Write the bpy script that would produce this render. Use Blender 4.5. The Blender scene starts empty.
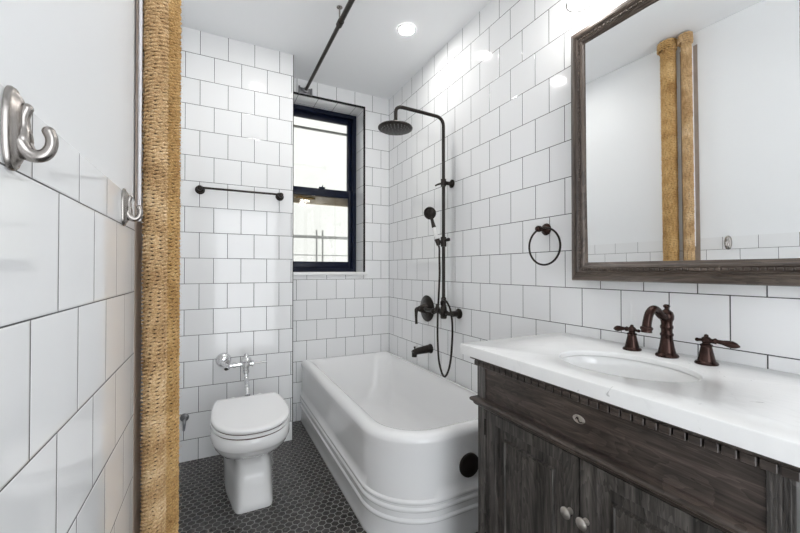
import bpy, bmesh, math, random
import numpy as np
from mathutils import Vector, Matrix
PI = math.pi
random.seed(7)
sc = bpy.context.scene
C = sc.collection

# ------------------------------------------------------------ camera, world, exposure
EYE = 1.143
cam_d = bpy.data.cameras.new('camera')
cam_d.sensor_width = 36.0
cam_d.lens = 36.0 * 367.9 / 800.0
cam_d.clip_start = 0.02
cam = bpy.data.objects.new('camera', cam_d)
C.objects.link(cam)
cam.location = (0, 0, EYE)
cam.rotation_euler = (PI / 2 + 0.0097, 0, -0.4685)
sc.camera = cam

world = bpy.data.worlds.new('world')
sc.world = world
world.use_nodes = True
WN = world.node_tree.nodes
WN['Background'].inputs[0].default_value = (0.93, 0.965, 1.0, 1)
WN['Background'].inputs[1].default_value = 4.1
vs = sc.view_settings
vs.view_transform = 'Standard'
vs.look = 'None'
vs.gamma = 1
vs.use_curve_mapping = False
vs.exposure = 0.22
LAMP = 150.0          # radiance of the recessed ceiling lamps
SHADE = 22.0          # radiance of the frosted glass shades over the mirror
sc.cycles.max_bounces = 12
sc.cycles.diffuse_bounces = 8
sc.cycles.glossy_bounces = 6
sc.cycles.transparent_max_bounces = 12
sc.cycles.sample_clamp_indirect = 6

# ------------------------------------------------------------ room measures
XR, XL, YB, YW, YF = 1.336, -0.180, 2.547, 2.847, -0.80
XC = 0.478           # corner where the toilet wall steps back to the window
ZC = 2.606
TILE = 0.1555

# ------------------------------------------------------------ materials
def new_mat(name):
    m = bpy.data.materials.new(name)
    m.use_nodes = True
    nt = m.node_tree
    return m, nt, nt.nodes['Principled BSDF']

def N(nt, kind, **kw):
    n = nt.nodes.new(kind)
    for k, v in kw.items():
        setattr(n, k, v)
    return n

def L(nt, a, b):
    nt.links.new(a, b)

def math_n(nt, op, a, b=None, clamp=False):
    n = nt.nodes.new('ShaderNodeMath')
    n.operation = op
    n.use_clamp = clamp
    for i, v in enumerate((a, b)):
        if v is None:
            continue
        if isinstance(v, (int, float)):
            n.inputs[i].default_value = v
        else:
            nt.links.new(v, n.inputs[i])
    return n.outputs[0]

def ramp(nt, fac, stops):
    r = nt.nodes.new('ShaderNodeValToRGB')
    el = r.color_ramp.elements
    while len(el) < len(stops):
        el.new(0.5)
    for e, (p_, c) in zip(el, stops):
        e.position = p_
        e.color = (*c, 1) if len(c) == 3 else c
    nt.links.new(fac, r.inputs[0])
    return r.outputs[0]

def simple(name, col, rough=0.5, metal=0.0, noise=0.0, nscale=30.0, bump=0.0, bscale=200.0, coat=0.0, spec=0.5):
    m, nt, b = new_mat(name)
    b.inputs['Base Color'].default_value = (*col, 1)
    b.inputs['Roughness'].default_value = rough
    b.inputs['Metallic'].default_value = metal
    b.inputs['Coat Weight'].default_value = coat
    b.inputs['Specular IOR Level'].default_value = spec
    tc = N(nt, 'ShaderNodeTexCoord')
    if noise:
        n = N(nt, 'ShaderNodeTexNoise')
        n.inputs['Scale'].default_value = nscale
        n.inputs['Detail'].default_value = 4
        L(nt, tc.outputs['Object'], n.inputs['Vector'])
        c = ramp(nt, n.outputs['Fac'], [(0.3, tuple(max(0, x * (1 - noise)) for x in col)), (0.7, tuple(min(1, x * (1 + noise)) for x in col))])
        L(nt, c, b.inputs['Base Color'])
    if bump:
        n = N(nt, 'ShaderNodeTexNoise')
        n.inputs['Scale'].default_value = bscale
        L(nt, tc.outputs['Object'], n.inputs['Vector'])
        bp = N(nt, 'ShaderNodeBump')
        bp.inputs['Strength'].default_value = bump
        bp.inputs['Distance'].default_value = 0.002
        L(nt, n.outputs['Fac'], bp.inputs['Height'])
        L(nt, bp.outputs[0], b.inputs['Normal'])
    return m

def tile_mat(name, grout=(0.055, 0.055, 0.055), mortar=0.0015, offset=0.5, col=(0.85, 0.855, 0.86), wob=0.25):
    m, nt, b = new_mat(name)
    uv = N(nt, 'ShaderNodeUVMap')
    br = N(nt, 'ShaderNodeTexBrick')
    br.offset = offset
    br.offset_frequency = 2
    br.squash = 1
    br.inputs['Scale'].default_value = 1
    br.inputs['Brick Width'].default_value = TILE
    br.inputs['Row Height'].default_value = TILE
    br.inputs['Mortar Size'].default_value = mortar
    br.inputs['Mortar Smooth'].default_value = 0.0
    br.inputs['Color1'].default_value = (*col, 1)
    br.inputs['Color2'].default_value = (*[c * 0.965 for c in col], 1)
    br.inputs['Mortar'].default_value = (*grout, 1)
    L(nt, uv.outputs[0], br.inputs['Vector'])
    L(nt, br.outputs['Color'], b.inputs['Base Color'])
    rg = math_n(nt, 'MULTIPLY_ADD', br.outputs['Fac'], 0.6)
    nt.nodes[-1].inputs[2].default_value = 0.07
    L(nt, rg, b.inputs['Roughness'])
    # soft pillowed edge
    b2 = N(nt, 'ShaderNodeTexBrick')
    b2.offset = offset
    b2.offset_frequency = 2
    for k in ('Scale', 'Brick Width', 'Row Height'):
        b2.inputs[k].default_value = br.inputs[k].default_value
    b2.inputs['Mortar Size'].default_value = mortar + 0.0025
    b2.inputs['Mortar Smooth'].default_value = 1.0
    L(nt, uv.outputs[0], b2.inputs['Vector'])
    no = N(nt, 'ShaderNodeTexNoise')
    no.inputs['Scale'].default_value = 9
    no.inputs['Detail'].default_value = 1
    L(nt, uv.outputs[0], no.inputs['Vector'])
    h = math_n(nt, 'MULTIPLY', b2.outputs['Fac'], -1.0)
    nz = math_n(nt, 'MULTIPLY', no.outputs['Fac'], wob)
    hh = math_n(nt, 'ADD', h, nz)
    bp = N(nt, 'ShaderNodeBump')
    bp.inputs['Strength'].default_value = 0.6
    bp.inputs['Distance'].default_value = 0.0012
    L(nt, hh, bp.inputs['Height'])
    L(nt, bp.outputs[0], b.inputs['Normal'])
    b.inputs['Specular IOR Level'].default_value = 0.5
    return m

def hex_mat():
    m, nt, b = new_mat('hex floor tile')
    tc = N(nt, 'ShaderNodeTexCoord')
    S = 0.0340
    R3 = math.sqrt(3)
    sep = N(nt, 'ShaderNodeSeparateXYZ')
    L(nt, tc.outputs['Object'], sep.inputs[0])
    px = math_n(nt, 'ADD', math_n(nt, 'DIVIDE', sep.outputs['X'], S), 400.0)
    py = math_n(nt, 'ADD', math_n(nt, 'DIVIDE', sep.outputs['Y'], S), 400.0)
    ax = math_n(nt, 'SUBTRACT', math_n(nt, 'MODULO', px, 1.0), 0.5)
    ay = math_n(nt, 'SUBTRACT', math_n(nt, 'MODULO', py, R3), R3 / 2)
    bx = math_n(nt, 'SUBTRACT', math_n(nt, 'MODULO', math_n(nt, 'ADD', px, 0.5), 1.0), 0.5)
    by = math_n(nt, 'SUBTRACT', math_n(nt, 'MODULO', math_n(nt, 'ADD', py, R3 / 2), R3), R3 / 2)
    def hexd(x, y):
        x = math_n(nt, 'ABSOLUTE', x)
        y = math_n(nt, 'ABSOLUTE', y)
        d = math_n(nt, 'ADD', math_n(nt, 'MULTIPLY', x, 0.5), math_n(nt, 'MULTIPLY', y, R3 / 2))
        return math_n(nt, 'MAXIMUM', x, d)
    d = math_n(nt, 'MINIMUM', hexd(ax, ay), hexd(bx, by))     # 0 centre .. 0.5 edge
    g = math_n(nt, 'SMOOTH_MAX', 0, 0)
    nt.nodes.remove(nt.nodes[-1])
    mr = N(nt, 'ShaderNodeMapRange')
    mr.inputs[1].default_value = 0.456
    mr.inputs[2].default_value = 0.468
    L(nt, d, mr.inputs[0])
    vo = N(nt, 'ShaderNodeTexNoise')
    vo.inputs['Scale'].default_value = 26
    vo.inputs['Detail'].default_value = 2
    L(nt, tc.outputs['Object'], vo.inputs['Vector'])
    tcol = ramp(nt, vo.outputs['Fac'], [(0.3, (0.022, 0.020, 0.019)), (0.7, (0.052, 0.048, 0.045))])
    mx = N(nt, 'ShaderNodeMix', data_type='RGBA')
    L(nt, mr.outputs[0], mx.inputs[0])
    L(nt, tcol, mx.inputs[6])
    mx.inputs[7].default_value = (0.30, 0.29, 0.275, 1)
    L(nt, mx.outputs[2], b.inputs['Base Color'])
    rr = math_n(nt, 'ADD', math_n(nt, 'MULTIPLY', mr.outputs[0], 0.40), 0.22)
    L(nt, rr, b.inputs['Roughness'])
    mr2 = N(nt, 'ShaderNodeMapRange')
    mr2.inputs[1].default_value = 0.40
    mr2.inputs[2].default_value = 0.47
    mr2.inputs[3].default_value = 1
    mr2.inputs[4].default_value = 0
    L(nt, d, mr2.inputs[0])
    hh = math_n(nt, 'ADD', mr2.outputs[0], math_n(nt, 'MULTIPLY', vo.outputs['Fac'], 0.7))
    bp = N(nt, 'ShaderNodeBump')
    bp.inputs['Strength'].default_value = 0.5
    bp.inputs['Distance'].default_value = 0.0012
    L(nt, hh, bp.inputs['Height'])
    L(nt, bp.outputs[0], b.inputs['Normal'])
    return m

def wood_mat(name, axis, dark=(0.020, 0.0145, 0.0120), light=(0.135, 0.104, 0.088), seed=0.0):
    """weathered dark wood, the grain runs along the given axis"""
    m, nt, b = new_mat(name)
    tc = N(nt, 'ShaderNodeTexCoord')
    mp = N(nt, 'ShaderNodeMapping')
    s = [46.0, 46.0, 46.0]
    s[axis] = 2.6
    mp.inputs['Scale'].default_value = s
    mp.inputs['Location'].default_value = (seed, seed * 2, seed)
    L(nt, tc.outputs['Object'], mp.inputs[0])
    n1 = N(nt, 'ShaderNodeTexNoise')
    n1.inputs['Scale'].default_value = 1
    n1.inputs['Detail'].default_value = 7
    n1.inputs['Roughness'].default_value = 0.72
    n1.inputs['Distortion'].default_value = 1.1
    L(nt, mp.outputs[0], n1.inputs['Vector'])
    mp2 = N(nt, 'ShaderNodeMapping')
    s2 = [9.0, 9.0, 9.0]
    s2[axis] = 1.6
    mp2.inputs['Scale'].default_value = s2
    L(nt, tc.outputs['Object'], mp2.inputs[0])
    n2 = N(nt, 'ShaderNodeTexNoise')
    n2.inputs['Scale'].default_value = 1
    n2.inputs['Detail'].default_value = 3
    n2.inputs['Distortion'].default_value = 2.5
    L(nt, mp2.outputs[0], n2.inputs['Vector'])
    rings = math_n(nt, 'FRACT', math_n(nt, 'MULTIPLY', n2.outputs['Fac'], 9.0))
    f = math_n(nt, 'ADD', math_n(nt, 'MULTIPLY', n1.outputs['Fac'], 0.88), math_n(nt, 'MULTIPLY', rings, 0.12))
    mid = tuple((a + c) / 2.6 for a, c in zip(dark, light))
    c = ramp(nt, f, [(0.36, dark), (0.52, mid), (0.70, light)])
    L(nt, c, b.inputs['Base Color'])
    b.inputs['Roughness'].default_value = 0.34
    bp = N(nt, 'ShaderNodeBump')
    bp.inputs['Strength'].default_value = 0.45
    bp.inputs['Distance'].default_value = 0.0015
    L(nt, f, bp.inputs['Height'])
    L(nt, bp.outputs[0], b.inputs['Normal'])
    return m

def rope_mat(name, c0, c1, c2):
    m, nt, b = new_mat(name)
    uv = N(nt, 'ShaderNodeUVMap')
    sep = N(nt, 'ShaderNodeSeparateXYZ')
    L(nt, uv.outputs[0], sep.inputs[0])
    ph = math_n(nt, 'ADD', math_n(nt, 'MULTIPLY', sep.outputs['X'], 1 / 0.0105), sep.outputs['Y'])
    tc = N(nt, 'ShaderNodeTexCoord')
    no = N(nt, 'ShaderNodeTexNoise')
    no.inputs['Scale'].default_value = 260
    no.inputs['Detail'].default_value = 4
    L(nt, tc.outputs['Object'], no.inputs['Vector'])
    n3 = N(nt, 'ShaderNodeTexNoise')
    n3.inputs['Scale'].default_value = 14
    L(nt, tc.outputs['Object'], n3.inputs['Vector'])
    # fine fibres along the strand
    cmb = N(nt, 'ShaderNodeCombineXYZ')
    L(nt, math_n(nt, 'MULTIPLY', ph, 6.0), cmb.inputs[0])
    L(nt, math_n(nt, 'MULTIPLY', sep.outputs['X'], 55), cmb.inputs[1])
    fi = N(nt, 'ShaderNodeTexNoise')
    fi.inputs['Scale'].default_value = 1.4
    L(nt, cmb.outputs[0], fi.inputs['Vector'])
    f = math_n(nt, 'ADD', math_n(nt, 'MULTIPLY', no.outputs['Fac'], 0.35), math_n(nt, 'ADD', math_n(nt, 'MULTIPLY', n3.outputs['Fac'], 0.3), math_n(nt, 'MULTIPLY', fi.outputs['Fac'], 0.35)))
    c = ramp(nt, f, [(0.36, c0), (0.5, c1), (0.64, c2)])
    L(nt, c, b.inputs['Base Color'])
    b.inputs['Roughness'].default_value = 0.85
    b.inputs['Specular IOR Level'].default_value = 0.2
    hh = math_n(nt, 'ADD', fi.outputs['Fac'], math_n(nt, 'MULTIPLY', no.outputs['Fac'], 0.5))
    bp = N(nt, 'ShaderNodeBump')
    bp.inputs['Strength'].default_value = 0.7
    bp.inputs['Distance'].default_value = 0.0015
    L(nt, hh, bp.inputs['Height'])
    L(nt, bp.outputs[0], b.inputs['Normal'])
    return m

def quartz_mat():
    m, nt, b = new_mat('white quartz')
    tc = N(nt, 'ShaderNodeTexCoord')
    n1 = N(nt, 'ShaderNodeTexNoise')
    n1.inputs['Scale'].default_value = 7
    n1.inputs['Detail'].default_value = 6
    n1.inputs['Distortion'].default_value = 1.2
    L(nt, tc.outputs['Object'], n1.inputs['Vector'])
    base = ramp(nt, n1.outputs['Fac'], [(0.3, (0.84, 0.84, 0.835)), (0.6, (0.88, 0.88, 0.875))])
    n2 = N(nt, 'ShaderNodeTexNoise')
    n2.inputs['Scale'].default_value = 34
    n2.inputs['Detail'].default_value = 5
    n2.inputs['Distortion'].default_value = 1.5
    L(nt, tc.outputs['Object'], n2.inputs['Vector'])
    fl = ramp(nt, n2.outputs['Fac'], [(0.70, (0, 0, 0)), (0.76, (1, 1, 1))])
    n3 = N(nt, 'ShaderNodeTexNoise')
    n3.inputs['Scale'].default_value = 3
    n3.inputs['Detail'].default_value = 5
    n3.inputs['Distortion'].default_value = 0.8
    L(nt, tc.outputs['Object'], n3.inputs['Vector'])
    vein = math_n(nt, 'ABSOLUTE', math_n(nt, 'SUBTRACT', n3.outputs['Fac'], 0.5))
    vv = ramp(nt, vein, [(0.0, (0.10, 0.10, 0.10)), (0.008, (0, 0, 0))])
    mx = N(nt, 'ShaderNodeMix', data_type='RGBA')
    L(nt, fl, mx.inputs[0])
    L(nt, base, mx.inputs[6])
    mx.inputs[7].default_value = (0.42, 0.42, 0.42, 1)
    mx2 = N(nt, 'ShaderNodeMix', data_type='RGBA')
    L(nt, vv, mx2.inputs[0])
    L(nt, mx.outputs[2], mx2.inputs[6])
    mx2.inputs[7].default_value = (0.5, 0.5, 0.5, 1)
    L(nt, mx2.outputs[2], b.inputs['Base Color'])
    b.inputs['Roughness'].default_value = 0.16
    return m

def emit_mat(name, col, strength):
    m, nt, b = new_mat(name)
    b.inputs['Base Color'].default_value = (0.9, 0.9, 0.9, 1)
    b.inputs['Emission Color'].default_value = (*col, 1)
    b.inputs['Emission Strength'].default_value = strength
    return m

def glass_mat():
    m, nt, b = new_mat('window glass')
    nt.nodes.remove(b)
    out = nt.nodes['Material Output']
    tr = N(nt, 'ShaderNodeBsdfTransparent')
    tr.inputs[0].default_value = (0.96, 0.96, 0.95, 1)
    gl = N(nt, 'ShaderNodeBsdfGlossy')
    gl.inputs['Roughness'].default_value = 0.02
    fz = N(nt, 'ShaderNodeFresnel')
    fz.inputs[0].default_value = 1.45
    mx = N(nt, 'ShaderNodeMixShader')
    L(nt, fz.outputs[0], mx.inputs[0])
    L(nt, tr.outputs[0], mx.inputs[1])
    L(nt, gl.outputs[0], mx.inputs[2])
    L(nt, mx.outputs[0], out.inputs[0])
    return m

M = dict(
    paint=simple('white wall paint', (0.84, 0.85, 0.86), 0.45, bump=0.08, bscale=120),
    ceil=simple('ceiling paint', (0.86, 0.87, 0.88), 0.6, bump=0.05, bscale=90),
    tile=tile_mat('white wall tile'),
    tile_left=tile_mat('white wall tile left', mortar=0.0010, wob=0.12),
    tile_reveal=tile_mat('white reveal tile', offset=0.0),
    hex=hex_mat(),
    trim=simple('black metal trim', (0.012, 0.012, 0.013), 0.35, metal=0.6),
    navy=simple('navy black window paint', (0.0035, 0.007, 0.022), 0.3, noise=0.2, spec=0.25),
    porcelain=simple('white porcelain', (0.84, 0.84, 0.835), 0.06, coat=0.5),
    enamel=simple('white tub enamel', (0.86, 0.86, 0.86), 0.09, coat=0.4),
    seat=simple('white seat plastic', (0.88, 0.88, 0.88), 0.16),
    shadow_gap=simple('painted seat gap shade', (0.10, 0.05, 0.035), 0.6),  # dark colour painted in as shade between bowl, seat and lid
    bronze=simple('dark oil rubbed bronze', (0.030, 0.025, 0.022), 0.33, metal=0.75, noise=0.25, nscale=60),
    bronze_red=simple('venetian bronze', (0.042, 0.022, 0.018), 0.24, metal=0.8, noise=0.3, nscale=40),
    nickel=simple('satin nickel', (0.36, 0.335, 0.315), 0.27, metal=1.0),
    chrome=simple('polished chrome', (0.78, 0.78, 0.79), 0.06, metal=1.0),
    knob=simple('brushed nickel knob', (0.62, 0.58, 0.54), 0.3, metal=1.0),
    steel=simple('dull grey metal', (0.25, 0.25, 0.26), 0.35, metal=0.9, noise=0.3),
    wood_y=wood_mat('dark wood grain across', 1),
    wood_z=wood_mat('dark wood grain upright', 2, dark=(0.015, 0.013, 0.0118), light=(0.165, 0.148, 0.135), seed=3.0),
    wood_x=wood_mat('dark wood grain deep', 0),
    frame_y=wood_mat('frame wood across', 1, dark=(0.030, 0.020, 0.015), light=(0.19, 0.145, 0.115), seed=5.0),
    frame_z=wood_mat('frame wood upright', 2, dark=(0.030, 0.020, 0.015), light=(0.19, 0.145, 0.115), seed=6.0),
    quartz=quartz_mat(),
    mirror=simple('mirror glass', (0.93, 0.94, 0.94), 0.0, metal=1.0),
    rope=rope_mat('sisal rope pale', (0.26, 0.14, 0.055), (0.63, 0.42, 0.215), (0.92, 0.75, 0.50)),
    rope2=rope_mat('sisal rope golden', (0.26, 0.13, 0.040), (0.60, 0.375, 0.150), (0.88, 0.66, 0.36)),
    fibre=simple('loose sisal fibre', (0.62, 0.47, 0.27), 0.8),
    core=simple('painted rope gap shade', (0.085, 0.048, 0.022), 0.9),  # pipe core painted dark, as shade in the gaps of the rope
    board=simple('taupe painted board', (0.33, 0.275, 0.235), 0.45, noise=0.12, nscale=12),
    white_cord=simple('white caulk', (0.86, 0.86, 0.90), 0.7, bump=0.8, bscale=160),
    lamp=emit_mat('lamp lens', (1.0, 0.98, 0.95), LAMP),
    shade=emit_mat('frosted shade glass', (1.0, 0.97, 0.93), SHADE),
    white=simple('white ceramic sleeve', (0.82, 0.82, 0.81), 0.15),
    white_ring=simple('white lamp ring', (0.85, 0.85, 0.85), 0.35),
    render_ext=simple('pale outside wall', (0.272, 0.268, 0.250), 0.8, noise=0.03, nscale=3),
    ext_grey=simple('pale grey outside metal', (0.15, 0.15, 0.14), 0.6),
    storm=simple('tan storm window metal', (0.36, 0.29, 0.19), 0.5, noise=0.2, nscale=20),
    brass=simple('brass lock reflection', (0.60, 0.38, 0.12), 0.25, metal=1.0),
    glass=glass_mat(),
    hole=simple('black rubber plug', (0.012, 0.008, 0.006), 0.45),
)

# ------------------------------------------------------------ mesh helpers
def bx(bm, x0, x1, y0, y1, z0, z1, bev=0.0, seg=2):
    vs_ = [bm.verts.new((x, y, z)) for x in (x0, x1) for y in (y0, y1) for z in (z0, z1)]
    idx = [(0, 1, 3, 2), (4, 6, 7, 5), (0, 4, 5, 1), (2, 3, 7, 6), (0, 2, 6, 4), (1, 5, 7, 3)]
    fs = [bm.faces.new([vs_[i] for i in f]) for f in idx]
    if bev:
        es = list({e for f in fs for e in f.edges})
        bmesh.ops.bevel(bm, geom=es, offset=bev, segments=seg, affect='EDGES', profile=0.5)

def loft(bm, loops, closed=True, cap0=True, cap1=True):
    rings = [[bm.verts.new(p_) for p_ in lp] for lp in loops]
    n = len(rings[0])
    for a, b_ in zip(rings, rings[1:]):
        for i in range(n if closed else n - 1):
            j = (i + 1) % n
            bm.faces.new((a[i], a[j], b_[j], b_[i]))
    if cap0:
        bm.faces.new(rings[0][::-1])
    if cap1:
        bm.faces.new(rings[-1])
    return rings

def frame_of(d):
    d = d.normalized()
    up = Vector((0, 0, 1)) if abs(d.z) < 0.9 else Vector((1, 0, 0))
    a = d.cross(up).normalized()
    return a, d.cross(a).normalized()

def lathe(bm, prof, base=(0, 0, 0), axis=(0, 0, 1), seg=32, cap0=True, cap1=True):
    """prof: list of (radius, distance along axis)"""
    ax = Vector(axis).normalized()
    a, b_ = frame_of(ax)
    base = Vector(base)
    loops = []
    for r, h in prof:
        loops.append([base + ax * h + (a * math.cos(2 * PI * i / seg) + b_ * math.sin(2 * PI * i / seg)) * max(r, 1e-5) for i in range(seg)])
    loft(bm, loops, True, cap0, cap1)

def smooth_path(pts, k=6):
    P_ = [Vector(p_) for p_ in pts]
    out = []
    for i in range(len(P_) - 1):
        p0 = P_[max(i - 1, 0)]; p1 = P_[i]; p2 = P_[i + 1]; p3 = P_[min(i + 2, len(P_) - 1)]
        for t in range(k):
            u = t / k
            out.append(0.5 * ((2 * p1) + (-p0 + p2) * u + (2 * p0 - 5 * p1 + 4 * p2 - p3) * u * u + (-p0 + 3 * p1 - 3 * p2 + p3) * u ** 3))
    out.append(P_[-1])
    return out

def tube(bm, pts, r, seg=12, smooth=0, closed=False):
    n0 = len(pts)
    rs = r if isinstance(r, (list, tuple)) else [r] * n0
    if smooth:
        pts2 = smooth_path(pts, smooth)
        rs2 = []
        for i in range(len(pts2)):
            t = i / smooth
            a = min(int(t), n0 - 1); b_ = min(a + 1, n0 - 1)
            rs2.append(rs[a] + (rs[b_] - rs[a]) * (t - a))
        pts, rs = pts2, rs2
    pts = [Vector(p_) for p_ in pts]
    n = len(pts)
    loops = []
    prev = None
    for i in range(n):
        if closed:
            d = pts[(i + 1) % n] - pts[i - 1]
        else:
            d = pts[min(i + 1, n - 1)] - pts[max(i - 1, 0)]
        d.normalize()
        if prev is None:
            a, b_ = frame_of(d)
        else:
            a = (prev - d * prev.dot(d)).normalized()
            b_ = d.cross(a)
        prev = a
        loops.append([pts[i] + (a * math.cos(2 * PI * k / seg) + b_ * math.sin(2 * PI * k / seg)) * rs[i] for k in range(seg)])
    if closed:
        loops.append(loops[0])
        loft(bm, loops, True, False, False)
        bmesh.ops.remove_doubles(bm, verts=bm.verts, dist=1e-6)
    else:
        loft(bm, loops, True, True, True)

def arc(c, r, a0, a1, n, plane='xz'):
    out = []
    for i in range(n + 1):
        t = a0 + (a1 - a0) * i / n
        u, v = r * math.cos(t), r * math.sin(t)
        if plane == 'xz':
            out.append((c[0] + u, c[1], c[2] + v))
        elif plane == 'yz':
            out.append((c[0], c[1] + u, c[2] + v))
        else:
            out.append((c[0] + u, c[1] + v, c[2]))
    return out

def ball(bm, c, r, sx=1, sy=1, sz=1, seg=20):
    mt = Matrix.Translation(c) @ Matrix.Diagonal((r * sx, r * sy, r * sz, 1))
    bmesh.ops.create_uvsphere(bm, u_segments=seg, v_segments=seg // 2 + 2, radius=1, matrix=mt)

def torus(bm, c, R, r, axis=(0, 0, 1), seg=40, rs=10):
    a, b_ = frame_of(Vector(axis))
    c = Vector(c)
    tube(bm, [c + (a * math.cos(2 * PI * i / seg) + b_ * math.sin(2 * PI * i / seg)) * R for i in range(seg)], r, rs, closed=True)

def obj(name, bm, mat, parent=None, smooth=True, angle=40):
    bmesh.ops.recalc_face_normals(bm, faces=bm.faces)
    me = bpy.data.meshes.new(name)
    bm.to_mesh(me)
    bm.free()
    me.materials.append(mat)
    o = bpy.data.objects.new(name, me)
    C.objects.link(o)
    if smooth:
        me.shade_smooth()
        try:
            me.set_sharp_from_angle(angle=math.radians(angle))
        except Exception:
            pass
    if parent:
        o.parent = parent
        o.matrix_parent_inverse = Matrix.Translation(parent.location).inverted()
    return o

def thing(name, label, cat, loc=(0, 0, 0), group=None):
    o = bpy.data.objects.new(name, None)
    o.empty_display_size = 0.05
    C.objects.link(o)
    o.location = loc
    o['label'] = label
    o['category'] = cat
    if group:
        o['group'] = group
    return o

def tag(o, label, cat, group=None):
    o['label'] = label
    o['category'] = cat
    if group:
        o['group'] = group
    return o

def structure(o):
    o['kind'] = 'structure'
    return o

NB = bmesh.new

def uv_quads(name, quads, mats, parent=None):
    """quads: (four corners, four (u,v) in metres, material index)"""
    me = bpy.data.meshes.new(name)
    verts, faces, uvs, mi = [], [], [], []
    for cs, uv, k in quads:
        b0 = len(verts)
        verts += cs
        faces.append(tuple(range(b0, b0 + len(cs))))
        uvs += uv
        mi.append(k)
    me.from_pydata(verts, [], faces)
    ul = me.uv_layers.new(name='UVMap')
    for i, uvv in enumerate(uvs):
        ul.data[i].uv = uvv
    for m_ in mats:
        me.materials.append(m_)
    for pl, k in zip(me.polygons, mi):
        pl.material_index = k
    o = bpy.data.objects.new(name, me)
    C.objects.link(o)
    if parent:
        o.parent = parent
    return o

# ------------------------------------------------------------ room shell
TH = 0.08
def wall_x(x, y0, y1, z0, z1, ju, zrow, k=0, pitch=0.1602):
    """tiled quad facing along x; ju = y of a joint in an even row, zrow = a row line"""
    cs = [(x, y0, z0), (x, y1, z0), (x, y1, z1), (x, y0, z1)]
    uv = [((c[1] - ju) * TILE / pitch + 100 * TILE, c[2] - zrow + 100 * TILE) for c in cs]
    return (cs, uv, k)

def wall_y(y, x0, x1, z0, z1, ju, zrow, k=0):
    cs = [(x0, y, z0), (x1, y, z0), (x1, y, z1), (x0, y, z1)]
    uv = [(c[0] - ju + 100 * TILE, c[2] - zrow + 100 * TILE) for c in cs]
    return (cs, uv, k)

def plain(cs, k):
    return (cs, [(0, 0)] * len(cs), k)

def slab_sides(x0, x1, y0, y1, z0, z1, skip=''):
    q = []
    if 'x0' not in skip: q.append(plain([(x0, y0, z0), (x0, y1, z0), (x0, y1, z1), (x0, y0, z1)], 1))
    if 'x1' not in skip: q.append(plain([(x1, y0, z0), (x1, y1, z0), (x1, y1, z1), (x1, y0, z1)], 1))
    if 'y0' not in skip: q.append(plain([(x0, y0, z0), (x1, y0, z0), (x1, y0, z1), (x0, y0, z1)], 1))
    if 'y1' not in skip: q.append(plain([(x0, y1, z0), (x1, y1, z0), (x1, y1, z1), (x0, y1, z1)], 1))
    q.append(plain([(x0, y0, z0), (x1, y0, z0), (x1, y1, z0), (x0, y1, z0)], 1))
    q.append(plain([(x0, y0, z1), (x1, y0, z1), (x1, y1, z1), (x0, y1, z1)], 1))
    return q

# floor and ceiling
bm = NB(); bx(bm, XL - TH, XR + TH, YF - TH, YW + 0.02, -0.06, 0.0)
structure(obj('floor', bm, M['hex'], smooth=False))
bm = NB(); bx(bm, XL - TH, XR + TH, YF - TH, YW + 0.26, ZC, ZC + 0.08)
structure(obj('ceiling', bm, M['ceil'], smooth=False))

Z0 = 2.469 - 0.0     # a row line shared by the right and window walls
# right wall: joint in the row between lines 2 and 3 at y = 1.404 ; rows counted so that row parity matches
q = [wall_x(XR, YF, YW, 0, ZC, 1.081, Z0 - 2 * TILE)] + slab_sides(XR, XR + TH, YF - TH, YW + TH, 0, ZC, 'x0')
structure(uv_quads('wall_right', q, [M['tile'], M['paint']]))
# toilet wall
ZT = 2.4596
q = [wall_y(YB, XL, XC, 0, ZC, 0.076 + TILE / 2, ZT)] + slab_sides(XL, XC - 0.001, YB, YB + TH, 0, ZC, 'y0')
structure(uv_quads('wall_back', q, [M['tile'], M['paint']]))
# the step back to the window
q = [wall_x(XC, YB + 0.001, YW, 0, ZC, 0.0, ZT)] + slab_sides(XC - TH, XC, YB + TH, YW + TH, 0, ZC, 'x1')
structure(uv_quads('wall_step', q, [M['tile'], M['paint']]))
# window wall with its opening
WX0, WX1, WZ0, WZ1, WY = 0.500, 1.104, 1.128, 2.486, 3.04
J = 0.871 + TILE / 2
q = []
for (a, b_, c, d) in ((XC, WX0, 0, ZC), (WX1, XR, 0, ZC), (WX0, WX1, 0, WZ0), (WX0, WX1, WZ1, ZC)):
    q.append(wall_y(YW, a, b_, c, d, J, Z0))
# reveal: two sides, head
RD = WY + 0.04
q.append(([(WX1, YW, WZ0), (WX1, RD, WZ0), (WX1, RD, WZ1), (WX1, YW, WZ1)], [(0.01, 0.01 + v) for v in (0, 0, WZ1 - WZ0, WZ1 - WZ0)], 2))
q[-1] = (q[-1][0], [(c[1] - YW + 0.3 * TILE * 0 + 0.001 - 0.0, c[2] - Z0 + 100 * TILE) for c in q[-1][0]], 2)
q.append(([(WX0, YW, WZ0), (WX0, RD, WZ0), (WX0, RD, WZ1), (WX0, YW, WZ1)], [(0.001 + c, 15 * TILE + d) for c, d in ((0, 0), (.2, 0), (.2, 1.3), (0, 1.3))], 2))
q.append(([(WX0, YW, WZ1), (WX1, YW, WZ1), (WX1, RD, WZ1), (WX0, RD, WZ1)], [(c[0] - J - 0.09 + 100 * TILE, c[1] - YW + 0.001) for c in [(WX0, YW), (WX1, YW), (WX1, RD), (WX0, RD)]], 2))
q += slab_sides(WX1 + 0.001, XR + TH, YW + 0.001, RD, 0, ZC, '')
q += slab_sides(XC - TH, WX0 - 0.001, YW + 0.001, RD, 0, ZC, '')
q += slab_sides(WX0, WX1, YW + 0.001, RD, 0, WZ0 - 0.03, '')
q += slab_sides(WX0, WX1, YW + 0.001, RD, WZ1 + 0.001, ZC, '')
structure(uv_quads('wall_window', q, [M['tile'], M['paint'], M['tile_reveal']]))
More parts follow.
